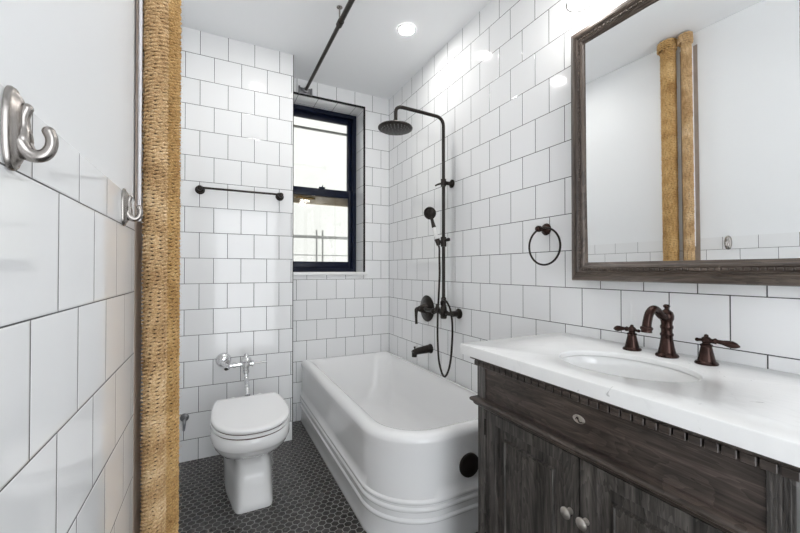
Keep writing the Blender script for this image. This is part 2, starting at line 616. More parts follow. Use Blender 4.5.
# left wall: tiled to 1.318, painted above
ZL = 1.2439
ZD = 1.318
q = [wall_x(XL, YF, YB, 0, ZD, 0.707 + 0.0801, ZL),
     plain([(XL - 0.003, YF, ZD), (XL - 0.003, YB, ZD), (XL - 0.003, YB, ZC), (XL - 0.003, YF, ZC)], 1),
     plain([(XL - 0.003, YF, ZD), (XL - 0.003, YB, ZD), (XL, YB, ZD), (XL, YF, ZD)], 1)]
q += slab_sides(XL - TH, XL - 0.003, YF - TH, YB + TH, 0, ZC, 'x1')
structure(uv_quads('wall_left', q, [M['tile_left'], M['paint']]))
# unseen wall behind the camera, with a doorway added to let fill light in
bm = NB()
bx(bm, XL, 0.02, YF - TH, YF, 0, ZC)
bx(bm, 0.84, XR, YF - TH, YF, 0, ZC)
bx(bm, 0.02, 0.84, YF - TH, YF, 2.08, ZC)
structure(obj('wall_front', bm, M['paint'], smooth=False))

# thin trims
bm = NB(); bx(bm, XC - 0.003, XC + 0.0015, YB - 0.0015, YB + 0.004, 0.0, ZC)
structure(obj('trim_1', bm, M['trim'], smooth=False))
bm = NB()
t_ = 0.012
bx(bm, WX1 - 0.0, WX1 + t_, YW - 0.004, YW + 0.012, WZ0, WZ1 + t_)
bx(bm, WX0, WX1, YW - 0.004, YW + 0.012, WZ1, WZ1 + t_)
bx(bm, WX0 - t_, WX0, YW - 0.004, YW + 0.012, WZ0, WZ1 + t_)
structure(obj('trim_2', bm, M['trim'], smooth=False))
bm = NB(); bx(bm, WX0 - 0.012, WX1 + 0.03, YW - 0.018, YW, WZ0 - 0.024, WZ0, 0.003); bx(bm, WX0, WX1, YW, RD, WZ0 - 0.024, WZ0)
structure(obj('trim_3', bm, M['quartz']))
bm = NB(); bx(bm, XR - 0.0012, XR, YW - 0.0012, YW, 0.0, ZC)
structure(obj('trim_4', bm, simple('corner grout', (0.13, 0.13, 0.14), 0.7), smooth=False))

# ------------------------------------------------------------ window
w = bpy.data.objects.new('window_1', None); C.objects.link(w); w.location = (WX0, WY, WZ0); w['kind'] = 'structure'
ZM = 1.800
bm = NB()
bx(bm, WX1 - 0.034, WX1, WY - 0.015, WY + 0.07, WZ0, WZ1)
bx(bm, WX0, WX0 + 0.034, WY - 0.015, WY + 0.07, WZ0, WZ1)
bx(bm, WX0 + 0.034, WX1 - 0.034, WY - 0.015, WY + 0.07, WZ1 - 0.030, WZ1)
bx(bm, WX0 + 0.034, WX1 - 0.034, WY - 0.015, WY + 0.07, WZ0, WZ0 + 0.030)
obj('window_frame', bm, M['navy'], w, smooth=False)
def sash(name, y, z0, z1, top, bot):
    bm = NB()
    a, b_ = WX0 + 0.034, WX1 - 0.034
    bx(bm, a, a + 0.030, y, y + 0.03, z0, z1, 0.002)
    bx(bm, b_ - 0.030, b_, y, y + 0.03, z0, z1, 0.002)
    bx(bm, a + 0.03, b_ - 0.03, y, y + 0.03, z1 - top, z1, 0.002)
    bx(bm, a + 0.03, b_ - 0.03, y, y + 0.03, z0, z0 + bot, 0.002)
    s = obj(name, bm, M['navy'], w)
    bm = NB(); bx(bm, a + 0.03, b_ - 0.03, y + 0.013, y + 0.017, z0 + bot, z1 - top)
    g_ = obj('pane', bm, M['glass'], w, smooth=False)
    g_.parent = s
    g_.matrix_parent_inverse = s.matrix_parent_inverse @ Matrix.Identity(4)
    g_.matrix_parent_inverse = Matrix.Identity(4)
    return s
sash('upper_sash', WY + 0.032, ZM - 0.02, WZ1 - 0.030, 0.042, 0.035)
sash('lower_sash', WY - 0.002, WZ0 + 0.030, ZM + 0.025, 0.062, 0.056)
bm = NB(); bx(bm, 0.78, 0.83, WY - 0.014, WY + 0.006, ZM + 0.025, ZM + 0.038, 0.003); tube(bm, [(0.805, WY - 0.004, ZM + 0.034), (0.805, WY - 0.03, ZM + 0.044)], 0.004, 8)
obj('sash_lock', bm, M['navy'], w)
bm = NB()
for z in (2.336,):
    bx(bm, WX0, WX1, WY + 0.075, WY + 0.095, z, z + 0.016)
obj('storm_bar', bm, M['ext_grey'], w, smooth=False)
bm = NB(); bx(bm, WX0, WX1, WY + 0.075, WY + 0.10, ZM - 0.095, ZM - 0.010)
obj('storm_rail', bm, M['storm'], w, smooth=False)
bm = NB(); tube(bm, [(0.60, WY + 0.066, ZM - 0.055), (0.64, WY + 0.06, ZM - 0.044), (0.68, WY + 0.066, ZM - 0.053), (0.73, WY + 0.06, ZM - 0.05), (0.76, WY + 0.068, ZM - 0.056)], 0.006, 8, smooth=4)
obj('lock_reflection', bm, M['brass'], w)  # gold squiggle modelled as the reflection of the lock

# outside: pale wall across the air shaft, and a pale railing in front of it
bm = NB(); bx(bm, -2.2, 5.2, 5.0, 5.15, -3, 2.05); bx(bm, -2.2, 5.2, 5.0, 5.15, 2.05, 6.5)
structure(obj('wall_outside', bm, M['render_ext'], smooth=False))
rl = thing('railing', 'pale grey metal railing seen through the lower window pane', 'railing', (1.0, 3.6, 0.0))
bm = NB(); bx(bm, -0.2, 2.4, 3.60, 3.625, 1.455, 1.482)
obj('top_rail', bm, M['ext_grey'], rl, smooth=False)
bm = NB(); bx(bm, -0.2, 2.4, 3.605, 3.620, 1.285, 1.294)
obj('middle_rail', bm, M['ext_grey'], rl, smooth=False)
for x in (0.905, 0.965):
    bm = NB(); bx(bm, x - 0.007, x + 0.007, 3.607, 3.62, -0.4, 1.54)
    obj('post', bm, M['ext_grey'], rl, smooth=False)

# ------------------------------------------------------------ bathtub
def tub_loop(d, z, rin=0.0, dfront=None, dback=None, dright=None, dleft=None):
    """outline of the tub pulled inwards by d; rounded front left corner, square at the walls"""
    x0 = 0.588 + (d if dleft is None else dleft); x1 = XR - 0.003 - (max(d, 0) if dright is None else dright)
    y0 = 1.285 + (d if dfront is None else dfront); y1 = YW - 0.004 - (max(d, 0) if dback is None else dback)
    r_fl = max(0.27 - max(d, -0.02) * 0.9, rin)
    r_o = max(0.012, rin)
    pts = []
    def corner(cx, cy, r, a0):
        for i in range(17):
            a = a0 + (PI / 2) * i / 16
            pts.append((cx + r * math.cos(a), cy + r * math.sin(a), z))
    def line(p0, p1, n):
        for i in range(1, n):
            t = i / n
            pts.append((p0[0] + (p1[0] - p0[0]) * t, p0[1] + (p1[1] - p0[1]) * t, z))
    r_fr = max(0.05, rin) if d >= 0 else 0.05
    corner(x0 + r_fl, y0 + r_fl, r_fl, PI)
    line((x0 + r_fl, y0), (x1 - r_fr, y0), 8)
    corner(x1 - r_fr, y0 + r_fr, r_fr, 1.5 * PI)
    line((x1, y0 + r_fr), (x1, y1 - r_o), 12)
    corner(x1 - r_o, y1 - r_o, r_o, 0)
    line((x1 - r_o, y1), (x0 + r_o, y1), 8)
    r_bl = max(0.02, rin)
    corner(x0 + r_o, y1 - r_o, r_o, PI / 2)
    line((x0, y1 - r_o), (x0, y0 + r_fl), 12)
    return pts
tub = thing('bathtub', 'white enamel bathtub with rounded front corner and three raised bands, beside the toilet', 'bathtub', (0.96, 2.07, 0))
loops = []
prof = [(0.006, 0.0), (0.004, 0.012), (0.006, 0.02), (0.008, 0.06)]
for zc in (0.114, 0.160, 0.191):
    for k in range(7):
        a = -1 + 2 * k / 6
        prof.append((0.008 - 0.0085 * math.sqrt(max(0, 1 - a * a)), zc + a * 0.0105))
prof += [(0.009, 0.25), (0.011, 0.33), (0.010, 0.395)]
R_ = 0.036
for k in range(9):
    a = -PI / 2 + PI * k / 8 * 0.5 + 0
    prof.append((0.010 - 0.004 + R_ - R_ * math.cos((k / 8) * PI / 2) - 0.002, 0.43 + R_ * math.sin((k / 8) * PI / 2)))
for d, z in prof:
    loops.append(tub_loop(d, z))
loops.append(tub_loop(0.052, 0.466))
inner = [(0.068, 0.461, 0.10), (0.082, 0.445, 0.12), (0.092, 0.42, 0.13), (0.104, 0.34, 0.14), (0.118, 0.22, 0.15), (0.135, 0.15, 0.16), (0.17, 0.115, 0.16), (0.22, 0.10, 0.14)]
for k, (d, z, rin) in enumerate(inner):
    fr = d + max(0, (0.46 - z)) * 0.55
    loops.append(tub_loop(d, z, rin, dfront=fr, dback=d - 0.02 if d < .1 else d, dright=max(d - 0.03, 0.04)))
bm = NB(); loft(bm, loops, True, True, True)
obj('tub_body', bm, M['enamel'], tub, angle=60)
bm = NB(); lathe(bm, [(0.0, 0.012), (0.043, 0.012), (0.050, 0.008), (0.051, 0.0), (0.051, -0.02)], (0.990, 1.294, 0.300), (0, -1, 0), 32)
tag_p = obj('round_plug', bm, M['hole'], tub)
tag_p['label'] = 'round black plug in the tub front'
bm = NB(); lathe(bm, [(0.0, 0.004), (0.028, 0.004), (0.032, 0.0), (0.032, -0.004)], (0.97, 2.45, 0.102), (0, 0, 1), 24)
obj('drain', bm, M['bronze'], tub)

# ------------------------------------------------------------ toilet
TX = 0.168
def egg(z, w_, yf, yb, n, yc=None, cut=None, seg=64, nb=None, cx=TX):
    yc = yc if yc is not None else yf + w_ * 1.35
    pts = []
    for i in range(seg):
        a = 2 * PI * i / seg
        c, s = math.cos(a), math.sin(a)
        nn = n if s < 0 else (nb or n)
        x = w_ * math.copysign(abs(c) ** (2 / nn), c)
        ly = (yc - yf) if s < 0 else (yb - yc)
        y = yc + ly * math.copysign(abs(s) ** (2 / nn), s)
        if cut is not None and y > cut:
            y = cut
        pts.append((cx + x, y, z))
    return pts
to = thing('toilet', 'white porcelain toilet with closed lid below the chrome flush valve', 'toilet', (TX, 2.1, 0))
bm = NB()
def foot(z, wf, wb, yf, yb, n, seg=64):
    pts = []
    for i in range(seg):
        a = 2 * PI * i / seg
        c, q_ = math.cos(a), math.sin(a)
        y = (yf + yb) / 2 + (yb - yf) / 2 * math.copysign(abs(q_) ** (2 / n), q_)
        t = (y - yf) / (yb - yf)
        w_ = wf + (wb - wf) * min(1, t * 1.5)
        pts.append((TX + 0.010 + w_ * math.copysign(abs(c) ** (2 / n), c), y, z))
    return pts
lp = [foot(z, wf, wb, yf, yb, n) for z, wf, wb, yf, yb, n in [(0.0, .083, .126, 1.884, 2.30, 10), (0.012, .084, .127, 1.882, 2.30, 10), (0.03, .081, .124, 1.887, 2.30, 9), (0.10, .077, .128, 1.900, 2.30, 8), (0.15, .075, .124, 1.910, 2.30, 7), (0.20, .074, .105, 1.922, 2.30, 5.5)]]
lp += [egg(z, w_, yf, yb, n, yc=1.985 if z > .26 else 2.06, nb=2.6) for z, w_, yf, yb, n in [(0.235, .086, 1.915, 2.30, 3.8), (0.255, .105, 1.882, 2.30, 3.0), (0.275, .134, 1.835, 2.31, 2.7), (0.30, .156, 1.795, 2.32, 2.5), (0.32, .168, 1.768, 2.33, 2.4), (0.333, .173, 1.757, 2.335, 2.35),
        (0.340, .177, 1.748, 2.34, 2.3), (0.348, .180, 1.740, 2.345, 2.3), (0.392, .181, 1.736, 2.345, 2.3), (0.400, .176, 1.742, 2.34, 2.3)]]
loft(bm, lp)
obj('bowl', bm, M['porcelain'], to, angle=50)
bm = NB()
for z, g in ((0.407, 0), (0.411, 0.003), (0.421, 0.003), (0.4245, 0)):
    pass
loft(bm, [egg(z, .180 + g, 1.733 - g, 2.42, 2.25, yc=1.985, cut=2.225, nb=2.1) for z, g in ((0.4060, -0.003), (0.4085, 0.0), (0.4180, 0.0), (0.4205, -0.003))])
obj('seat', bm, M['seat'], to)
bm = NB()
loft(bm, [egg(z, .179 + g, 1.729 - g, 2.43, 2.2, yc=1.98, cut=2.215 + g, nb=2.1) for z, g in ((0.4265, -0.004), (0.429, 0.0), (0.438, 0.0005), (0.443, -0.003), (0.446, -0.010), (0.4465, -0.03))])
obj('lid', bm, M['seat'], to, angle=60)
bm = NB()
loft(bm, [egg(z, .173, 1.741, 2.42, 2.25, yc=1.985, cut=2.215, nb=2.1) for z in (0.399, 0.428)])
obj('gap_shade', bm, M['shadow_gap'], to)  # dark filler standing for the shade in the seat and lid gaps
for s in (-1, 1):
    bm = NB()
    lathe(bm, [(0.012, -0.014), (0.012, 0.012), (0.009, 0.016)], (TX + s * 0.07, 2.242, 0.42), (0, 0, 1), 16)
    obj('hinge', bm, M['seat'], to)
bm = NB(); lathe(bm, [(0.034, -0.008), (0.034, 0.004), (0.024, 0.010), (0.018, 0.018)], (TX + 0.01, 2.300, 0.402), (0, 0, 1), 24)
obj('spud_collar', bm, M['chrome'], to)

# ------------------------------------------------------------ flush valve
FX_ = TX + 0.01
fv = thing('flush_valve', 'polished chrome flush valve with side lever above the toilet', 'flush valve', (TX, 2.40, 0.42))
VY = 2.425; VZ = 0.572
bm = NB(); tube(bm, [(FX_, 2.300, 0.421), (FX_, 2.335, 0.455), (FX_, VY - 0.008, 0.49), (FX_, VY, 0.53)], [0.013, 0.013, 0.013, 0.014], 16, smooth=4)
obj('flush_tube', bm, M['chrome'], fv)
bm = NB(); lathe(bm, [(0.016, -0.055), (0.019, -0.05), (0.019, -0.038), (0.015, -0.034), (0.018, -0.02), (0.025, -0.008), (0.027, 0.006), (0.021, 0.014), (0.030, 0.018), (0.032, 0.025), (0.026, 0.036), (0.015, 0.042), (0.012, 0.05), (0.013, 0.058), (0.008, 0.064), (0.0, 0.065)], (FX_, VY, VZ), (0, 0, 1), 28)
obj('valve_body', bm, M['chrome'], fv)
bm = NB()
lathe(bm, [(0.016, 0.0), (0.016, 0.02), (0.012, 0.024), (0.012, 0.055), (0.017, 0.058), (0.017, 0.072), (0.013, 0.076), (0.013, 0.09)], (FX_, VY, VZ), (-1, 0, 0), 20)
ball(bm, (FX_ - 0.105, VY, VZ - 0.008), 0.019)
lathe(bm, [(0.014, 0.0), (0.014, 0.02), (0.010, 0.026), (0.010, 0.034)], (FX_ - 0.105, VY, VZ), (-0.2, -1, -0.35), 18)
tube(bm, [(FX_ - 0.105, VY, VZ), (FX_ - 0.128, VY + 0.02, VZ + 0.012), (FX_ - 0.136, VY + 0.055, VZ + 0.02), (FX_ - 0.13, YB - 0.01, VZ + 0.01)], 0.012, 14, smooth=5)
obj('supply_stop', bm, M['chrome'], fv)
bm = NB(); lathe(bm, [(0.045, 0.001), (0.046, 0.006), (0.040, 0.018), (0.024, 0.030), (0.015, 0.034)], (FX_ - 0.122, YB, VZ + 0.012), (0, -1, 0), 28)
obj('wall_flange', bm, M['chrome'], fv)
bm = NB()
lathe(bm, [(0.015, 0.0), (0.015, 0.03), (0.019, 0.032), (0.019, 0.04), (0.010, 0.045)], (FX_, VY, VZ), (1, 0, 0), 20)
tube(bm, [(FX_ + 0.04, VY, VZ), (FX_ + 0.07, VY - 0.005, VZ + 0.002), (FX_ + 0.115, VY - 0.01, VZ + 0.006)], [0.005, 0.0055, 0.008], 12)
obj('lever', bm, M['chrome'], fv)

# grey metal fitting low on the toilet wall, half hidden by the pipe
bm = NB()
lathe(bm, [(0.024, 0.001), (0.024, 0.006), (0.014, 0.012), (0.011, 0.02)], (-0.152, YB, 0.265), (0, -1, 0), 20)
tube(bm, [(-0.152, YB - 0.015, 0.265), (-0.150, YB - 0.045, 0.262), (-0.150, YB - 0.055, 0.24), (-0.152, YB - 0.055, 0.205)], [0.010, 0.010, 0.008, 0.006], 12, smooth=4)
tag(obj('wall_bracket', bm, M['steel']), 'small grey metal bracket low on the toilet wall behind the rope pipes', 'bracket')

# ------------------------------------------------------------ towel bar
tb = thing('towel_bar', 'dark bronze towel bar on the tiled wall left of the window', 'towel bar', (0.155, YB, 1.631))
BY = YB - 0.062
bm = NB(); tube(bm, [(-0.077, BY, 1.634), (0.389, BY, 1.634)], 0.0065, 14)
obj('bar', bm, M['bronze'], tb)
for x in (-0.077, 0.389):
    bm = NB(); lathe(bm, [(0.026, 0.0005), (0.027, 0.004), (0.024, 0.008), (0.020, 0.010), (0.018, 0.018), (0.010, 0.024), (0.009, 0.045), (0.013, 0.05), (0.015, 0.058), (0.015, 0.068), (0.011, 0.074), (0.0, 0.076)], (x, YB, 1.631), (0, -1, 0.02), 28)
    obj('bar_post', bm, M['bronze'], tb)

# ------------------------------------------------------------ towel ring
tr = thing('towel_ring', 'dark bronze towel ring on the tiled wall left of the mirror', 'towel ring', (XR, 1.182, 1.32))
bm = NB(); lathe(bm, [(0.026, 0.0005), (0.027, 0.004), (0.024, 0.009), (0.020, 0.011), (0.015, 0.022), (0.010, 0.030), (0.010, 0.040), (0.014, 0.044), (0.014, 0.056), (0.010, 0.062), (0, 0.064)], (XR, 1.178, 1.326), (-1, 0, 0), 28)
obj('ring_post', bm, M['bronze_red'], tr)
bm = NB(); torus(bm, (XR - 0.048, 1.150, 1.247), 0.081, 0.0045, (1, 0.05, 0), 60, 10)
obj('ring', bm, M['bronze'], tr)

# ------------------------------------------------------------ shower set
sh = thing('shower_set', 'dark bronze exposed shower column with round rain head and hand shower', 'shower', (XR, 1.912, 0.88))
RX, RY = 1.270, 1.912
pts = [(RX, RY, 0.90), (RX, RY, 1.4), (RX, RY, 2.05)]
bendr = 0.05
pts = [(RX, RY, 0.90), (RX, RY, 1.3), (RX, RY, 1.7), (RX, RY, 2.040)]
top_z = 2.090
pts += arc((RX - bendr, RY, 2.040), bendr, 0, PI / 2, 6, 'xz')[1:]
EX = 0.937
pts += [(RX - 0.15, RY + 0.0, top_z + 0.004), (EX + 0.045, RY, top_z + 0.008)]
pts += arc((EX + 0.04, RY, top_z - 0.030), 0.038, PI / 2, PI, 5, 'xz')[1:]
pts += [(EX + 0.002, RY, 2.015)]
bm = NB(); tube(bm, pts, 0.0105, 16)
obj('riser_pipe', bm, M['bronze'], sh)
bm = NB(); lathe(bm, [(0.014, 0.045), (0.015, 0.03), (0.012, 0.022), (0.022, 0.016), (0.060, 0.010), (0.098, 0.004), (0.101, 0.0), (0.100, -0.006), (0.094, -0.009), (0.0, -0.009)], (EX, RY, 1.969), (0.02, 0.0, 1), 48)
hd = obj('rain_head', bm, M['bronze'], sh)
bm = NB()
for ring, nn in ((0.02, 6), (0.04, 12), (0.06, 18), (0.08, 24)):
    for i in range(nn):
        a = 2 * PI * i / nn
        lathe(bm, [(0.0035, 0), (0.0028, 0.005)], (EX + ring * math.cos(a), RY + ring * math.sin(a), 1.960), (0, 0, -1), 6)
nz = obj('nozzle_field', bm, M['ext_grey'], sh)
nz.parent = hd
bm = NB()
lathe(bm, [(0.026, 0.001), (0.027, 0.006), (0.020, 0.012), (0.012, 0.02), (0.012, 0.05)], (XR, RY, 1.685), (-1, 0, 0), 28)
lathe(bm, [(0.0165, -0.022), (0.0165, 0.022)], (RX, RY, 1.685), (0, 0, 1), 20)
tube(bm, [(RX, RY, 1.685), (RX - 0.03, RY + 0.018, 1.675), (RX - 0.045, RY + 0.025, 1.667)], [0.007, 0.006, 0.005], 10)
obj('wall_mount', bm, M['bronze'], sh)
# mixer along the wall
MX, MZ = 1.272, 0.878
bm = NB()
lathe(bm, [(0.090, 0.001), (0.092, 0.006), (0.086, 0.010), (0.070, 0.011), (0.064, 0.016), (0.040, 0.019), (0.034, 0.03), (0.030, 0.04), (0.026, 0.055), (0.018, 0.062)], (XR, 2.213, 0.875), (-1, 0, 0), 44)
obj('valve_plate', bm, M['bronze'], sh)
bm = NB()
tube(bm, [(XR - 0.055, 2.213, 0.875), (XR - 0.085, 2.213, 0.872), (XR - 0.095, 2.205, 0.850), (XR - 0.098, 2.200, 0.81), (XR - 0.098, 2.197, 0.775)], [0.016, 0.016, 0.011, 0.009, 0.010], 14, smooth=4)
ball(bm, (XR - 0.06, 2.213, 0.875), 0.022)
obj('valve_lever', bm, M['bronze'], sh)
bm = NB()
lathe(bm, [(0.031, 0.001), (0.032, 0.008), (0.026, 0.014), (0.018, 0.018), (0.018, 0.06)], (XR, 1.838, MZ), (-1, 0, 0), 28)
tube(bm, [(MX, 1.825, MZ), (MX, 2.12, MZ)], 0.0125, 16)
tube(bm, [(MX, 2.12, MZ), (XR - 0.035, 2.19, MZ)], 0.012, 16)
lathe(bm, [(0.018, -0.025), (0.021, -0.015), (0.021, 0.015), (0.018, 0.025)], (MX, RY, MZ), (0, 1, 0), 20)
lathe(bm, [(0.017, -0.035), (0.020, -0.028), (0.020, 0.03), (0.016, 0.045), (0.0135, 0.075), (0.0135, 0.09)], (RX, RY, MZ), (0, 0, 1), 20)
lathe(bm, [(0.016, -0.012), (0.019, -0.008), (0.019, 0.008), (0.016, 0.012)], (MX, 2.03, MZ), (0, 1, 0), 20)
lathe(bm, [(0.020, 0.0), (0.016, 0.02), (0.011, 0.03), (0.011, 0.045)], (MX, 1.985, MZ + 0.005), (0, 0, 1), 16)
ball(bm, (RX, RY, MZ + 0.085), 0.017)
obj('mixer_body', bm, M['bronze'], sh)
# holder, hand shower, hose
bm = NB()
lathe(bm, [(0.018, -0.03), (0.018, 0.03)], (RX, RY, 1.318), (0, 0, 1), 20)
tube(bm, [(RX, RY, 1.325), (RX + 0.01, RY - 0.045, 1.33)], [0.009, 0.011], 12)
tube(bm, [(RX, RY, 1.315), (RX - 0.035, RY + 0.015, 1.32)], [0.010, 0.012], 12)
lathe(bm, [(0.012, -0.02), (0.017, 0.02)], (RX - 0.034, RY + 0.012, 1.315), (-0.16, 0.2, 0.95), 16)
obj('hand_shower_holder', bm, M['bronze'], sh)
hd_ = Vector((-0.035, 0.045, 0.215)).normalized()
h0 = Vector((RX - 0.030, RY + 0.010, 1.295))
bm = NB()
tube(bm, [h0, h0 + hd_ * 0.03, h0 + hd_ * 0.04, h0 + hd_ * 0.045, h0 + hd_ * 0.112, h0 + hd_ * 0.115, h0 + hd_ * 0.135, h0 + hd_ * 0.165, h0 + hd_ * 0.190, h0 + hd_ * 0.210], [0.009, 0.012, 0.011, 0.008, 0.008, 0.014, 0.012, 0.010, 0.013, 0.016], 14)
hc = h0 + hd_ * 0.212
nrm = Vector((-0.72, -0.62, -0.25)).normalized()
lathe(bm, [(0.012, -0.016), (0.030, -0.012), (0.038, 0.0), (0.040, 0.010), (0.034, 0.016), (0.026, 0.014), (0.018, 0.020), (0.0, 0.021)], hc, nrm, 32)
hsx = obj('hand_shower', bm, M['bronze'], sh)
bm = NB(); tube(bm, [h0 + hd_ * 0.04, h0 + hd_ * 0.07, h0 + hd_ * 0.115], [0.011, 0.0125, 0.014], 16)
hw = obj('white_grip', bm, M['white'], sh)
hw.parent = hsx
hw['label'] = 'white ceramic grip'
hose = [h0, h0 - hd_ * 0.02, (RX - 0.024, RY + 0.010, 1.22), (RX - 0.018, RY + 0.018, 1.10), (RX - 0.018, RY + 0.028, 0.98), (RX - 0.022, RY + 0.032, 0.86), (RX - 0.022, RY + 0.034, 0.72), (RX - 0.020, RY + 0.020, 0.57), (RX - 0.016, RY - 0.030, 0.495),
        (RX - 0.014, RY - 0.085, 0.57), (RX - 0.012, RY - 0.108, 0.72), (RX - 0.012, RY - 0.108, 0.84), (RX - 0.022, RY - 0.095, 0.925), (RX - 0.026, RY - 0.045, 0.965), (RX - 0.020, RY - 0.004, 0.945), (RX - 0.008, RY, 0.915)]
bm = NB(); tube(bm, hose, 0.0062, 12, smooth=6)
obj('hose', bm, M['bronze'], sh)

# tub spout
bm = NB()
lathe(bm, [(0.032, 0.001), (0.033, 0.008), (0.028, 0.016), (0.027, 0.03)], (XR, 2.168, 0.603), (-1, 0, 0), 28)
tube(bm, [(XR - 0.01, 2.168, 0.603), (XR - 0.06, 2.168, 0.600), (XR - 0.115, 2.168, 0.594), (XR - 0.142, 2.168, 0.586)], [0.028, 0.026, 0.022, 0.017], 20, smooth=3)
lathe(bm, [(0.018, 0.0), (0.017, 0.030)], (XR - 0.130, 2.168, 0.590), (-0.05, 0, -1), 18)
lathe(bm, [(0.004, 0.0), (0.004, 0.014), (0.008, 0.018), (0.008, 0.023), (0, 0.025)], (XR - 0.128, 2.168, 0.605), (0, 0, 1), 12)
tag(obj('tub_spout', bm, M['bronze']), 'dark bronze tub spout on the tiled wall over the bathtub', 'tub spout')

# ------------------------------------------------------------ curtain rod
cr = thing('curtain_rod', 'dark bronze shower curtain rod near the ceiling above the bathtub', 'curtain rod', (0.622, YW, 2.522))
CXR, CZR = 0.622, 2.520
bm = NB(); tube(bm, [(CXR, YW - 0.02, CZR), (CXR, 1.97, CZR)], 0.0115, 18)
obj('inner_rod', bm, M['bronze'], cr)
bm = NB()
p_ = [(CXR, 1.97, CZR), (CXR, 1.40, CZR)] + arc((CXR + 0.1, 1.40, CZR), 0.1, PI, 1.5 * PI, 6, 'xy')[1:] + [(XR - 0.01, 1.30, CZR)]
tube(bm, p_, 0.014, 18)
lathe(bm, [(0.0175, -0.02), (0.0175, 0.02)], (CXR, 1.97, CZR), (0, 1, 0), 20)
obj('outer_rod', bm, M['bronze'], cr)
bm = NB(); tube(bm, [(CXR - 0.004, 1.965, CZR + 0.015), (CXR - 0.004, 1.965, ZC - 0.002)], 0.0045, 10); lathe(bm, [(0.016, 0.001), (0.016, 0.004), (0.006, 0.008)], (CXR - 0.004, 1.965, ZC), (0, 0, -1), 16)
obj('ceiling_hanger', bm, M['nickel'], cr)
bm = NB()
bx(bm, CXR - 0.050, CXR + 0.050, YW - 0.008, YW - 0.0005, CZR - 0.026, CZR + 0.022, 0.003)
bx(bm, CXR - 0.053, CXR - 0.040, YW - 0.016, YW - 0.001, CZR - 0.030, CZR + 0.030, 0.003)
bx(bm, CXR + 0.040, CXR + 0.053, YW - 0.016, YW - 0.001, CZR - 0.030, CZR + 0.026, 0.003)
lathe(bm, [(0.018, 0.0), (0.018, 0.03), (0.014, 0.032)], (CXR, YW - 0.004, CZR), (0, -1, 0), 20)
obj('rod_bracket', bm, M['steel'], cr)
bm = NB(); lathe(bm, [(0.032, 0.001), (0.030, 0.008), (0.018, 0.018), (0.018, 0.028)], (XR, 1.30, CZR), (-1, 0, 0), 24)
obj('end_flange', bm, M['bronze'], cr)

# ------------------------------------------------------------ ceiling lamps
def recessed(x, y, label):
    t = thing('recessed_light', label, 'ceiling light', (x, y, ZC), 'recessed lamps in the ceiling')
    bm = NB(); lathe(bm, [(0.060, 0.001), (0.060, 0.003), (0.047, 0.006), (0.045, 0.002)], (x, y, ZC), (0, 0, -1), 36, cap0=False, cap1=False)
    obj('lamp_ring', bm, M['white_ring'], t)
    bm = NB(); lathe(bm, [(0.045, 0.002), (0.030, 0.0045), (0.0, 0.005)], (x, y, ZC), (0, 0, -1), 36, cap0=False, cap1=False)
    obj('lamp_lens', bm, M['lamp'], t)
recessed(1.040, 1.966, 'round recessed ceiling lamp over the bathtub, nearest the tiled right wall')
recessed(0.300, 1.975, 'round recessed ceiling lamp over the toilet, nearer the rope pipes')

# ------------------------------------------------------------ rope wrapped pipes
def helix(name, cx, cy, r, z0, z1, rr, mat, parent, pitch=0.0108, seg=60, rs=7, wob=0.0006, sd=1, lay=0.042):
    """a two strand twisted rope wound round a pipe: both strands are modelled"""
    rnd = np.random.RandomState(sd)
    turns = (z1 - z0) / pitch
    n = int(turns * seg)
    Lc = 2 * PI * r / seg
    offs = rnd.uniform(-1, 1, int(turns) + 3)
    i = np.arange(n + 1)
    a = -2 * PI * i / seg
    k = i / seg
    k0 = k.astype(int)
    o_ = offs[k0] + (offs[k0 + 1] - offs[k0]) * (k - k0)
    z = z0 + (z1 - z0) * i / n + o_ * wob
    V, F, U = [], [], []
    sr, orb = rr * 0.57, rr * 0.50
    j = np.arange(rs)
    for st in (0, 1):
        tw = 2 * PI * i * Lc / lay + st * PI + o_ * 1.2
        b_ = 2 * PI * j / rs
        rc = r + o_ * wob + orb * np.cos(tw)
        zc_ = z - orb * 1.1 * np.sin(tw)
        rad = rc[:, None] + sr * np.cos(b_)[None, :]
        zz = zc_[:, None] + sr * np.sin(b_)[None, :]
        base = st * (n + 1) * rs
        V.append(np.stack([cx + rad * np.cos(a)[:, None], cy + rad * np.sin(a)[:, None], zz], -1).reshape(-1, 3))
        ii, jj = np.meshgrid(np.arange(n), j, indexing='ij')
        kk = (jj + 1) % rs
        F.append((base + np.stack([ii * rs + jj, ii * rs + kk, (ii + 1) * rs + kk, (ii + 1) * rs + jj], -1)).reshape(-1, 4))
        u0 = ii * Lc; u1 = (ii + 1) * Lc; v0 = jj / rs; v1 = (jj + 1) / rs
        U.append(np.stack([np.stack([u0, v0], -1), np.stack([u0, v1], -1), np.stack([u1, v1], -1), np.stack([u1, v0], -1)], -2).reshape(-1, 2))
    V = np.concatenate(V); F = np.concatenate(F); U = np.concatenate(U)
    me = bpy.data.meshes.new(name)
    me.vertices.add(len(V))
    me.vertices.foreach_set('co', V.astype(np.float32).ravel())
    me.loops.add(F.size)
    me.loops.foreach_set('vertex_index', F.astype(np.int32).ravel())
    me.polygons.add(len(F))
    me.polygons.foreach_set('loop_start', np.arange(0, F.size, 4, dtype=np.int32))
    ul = me.uv_layers.new(name='UVMap')
    ul.data.foreach_set('uv', U.astype(np.float32).ravel())
    me.update(calc_edges=True)
    me.materials.append(mat)
    me.shade_smooth()
    o = bpy.data.objects.new(name, me)
    C.objects.link(o)
    if parent:
        o.parent = parent
        o.matrix_parent_inverse = Matrix.Translation(parent.location).inverted()
    return o

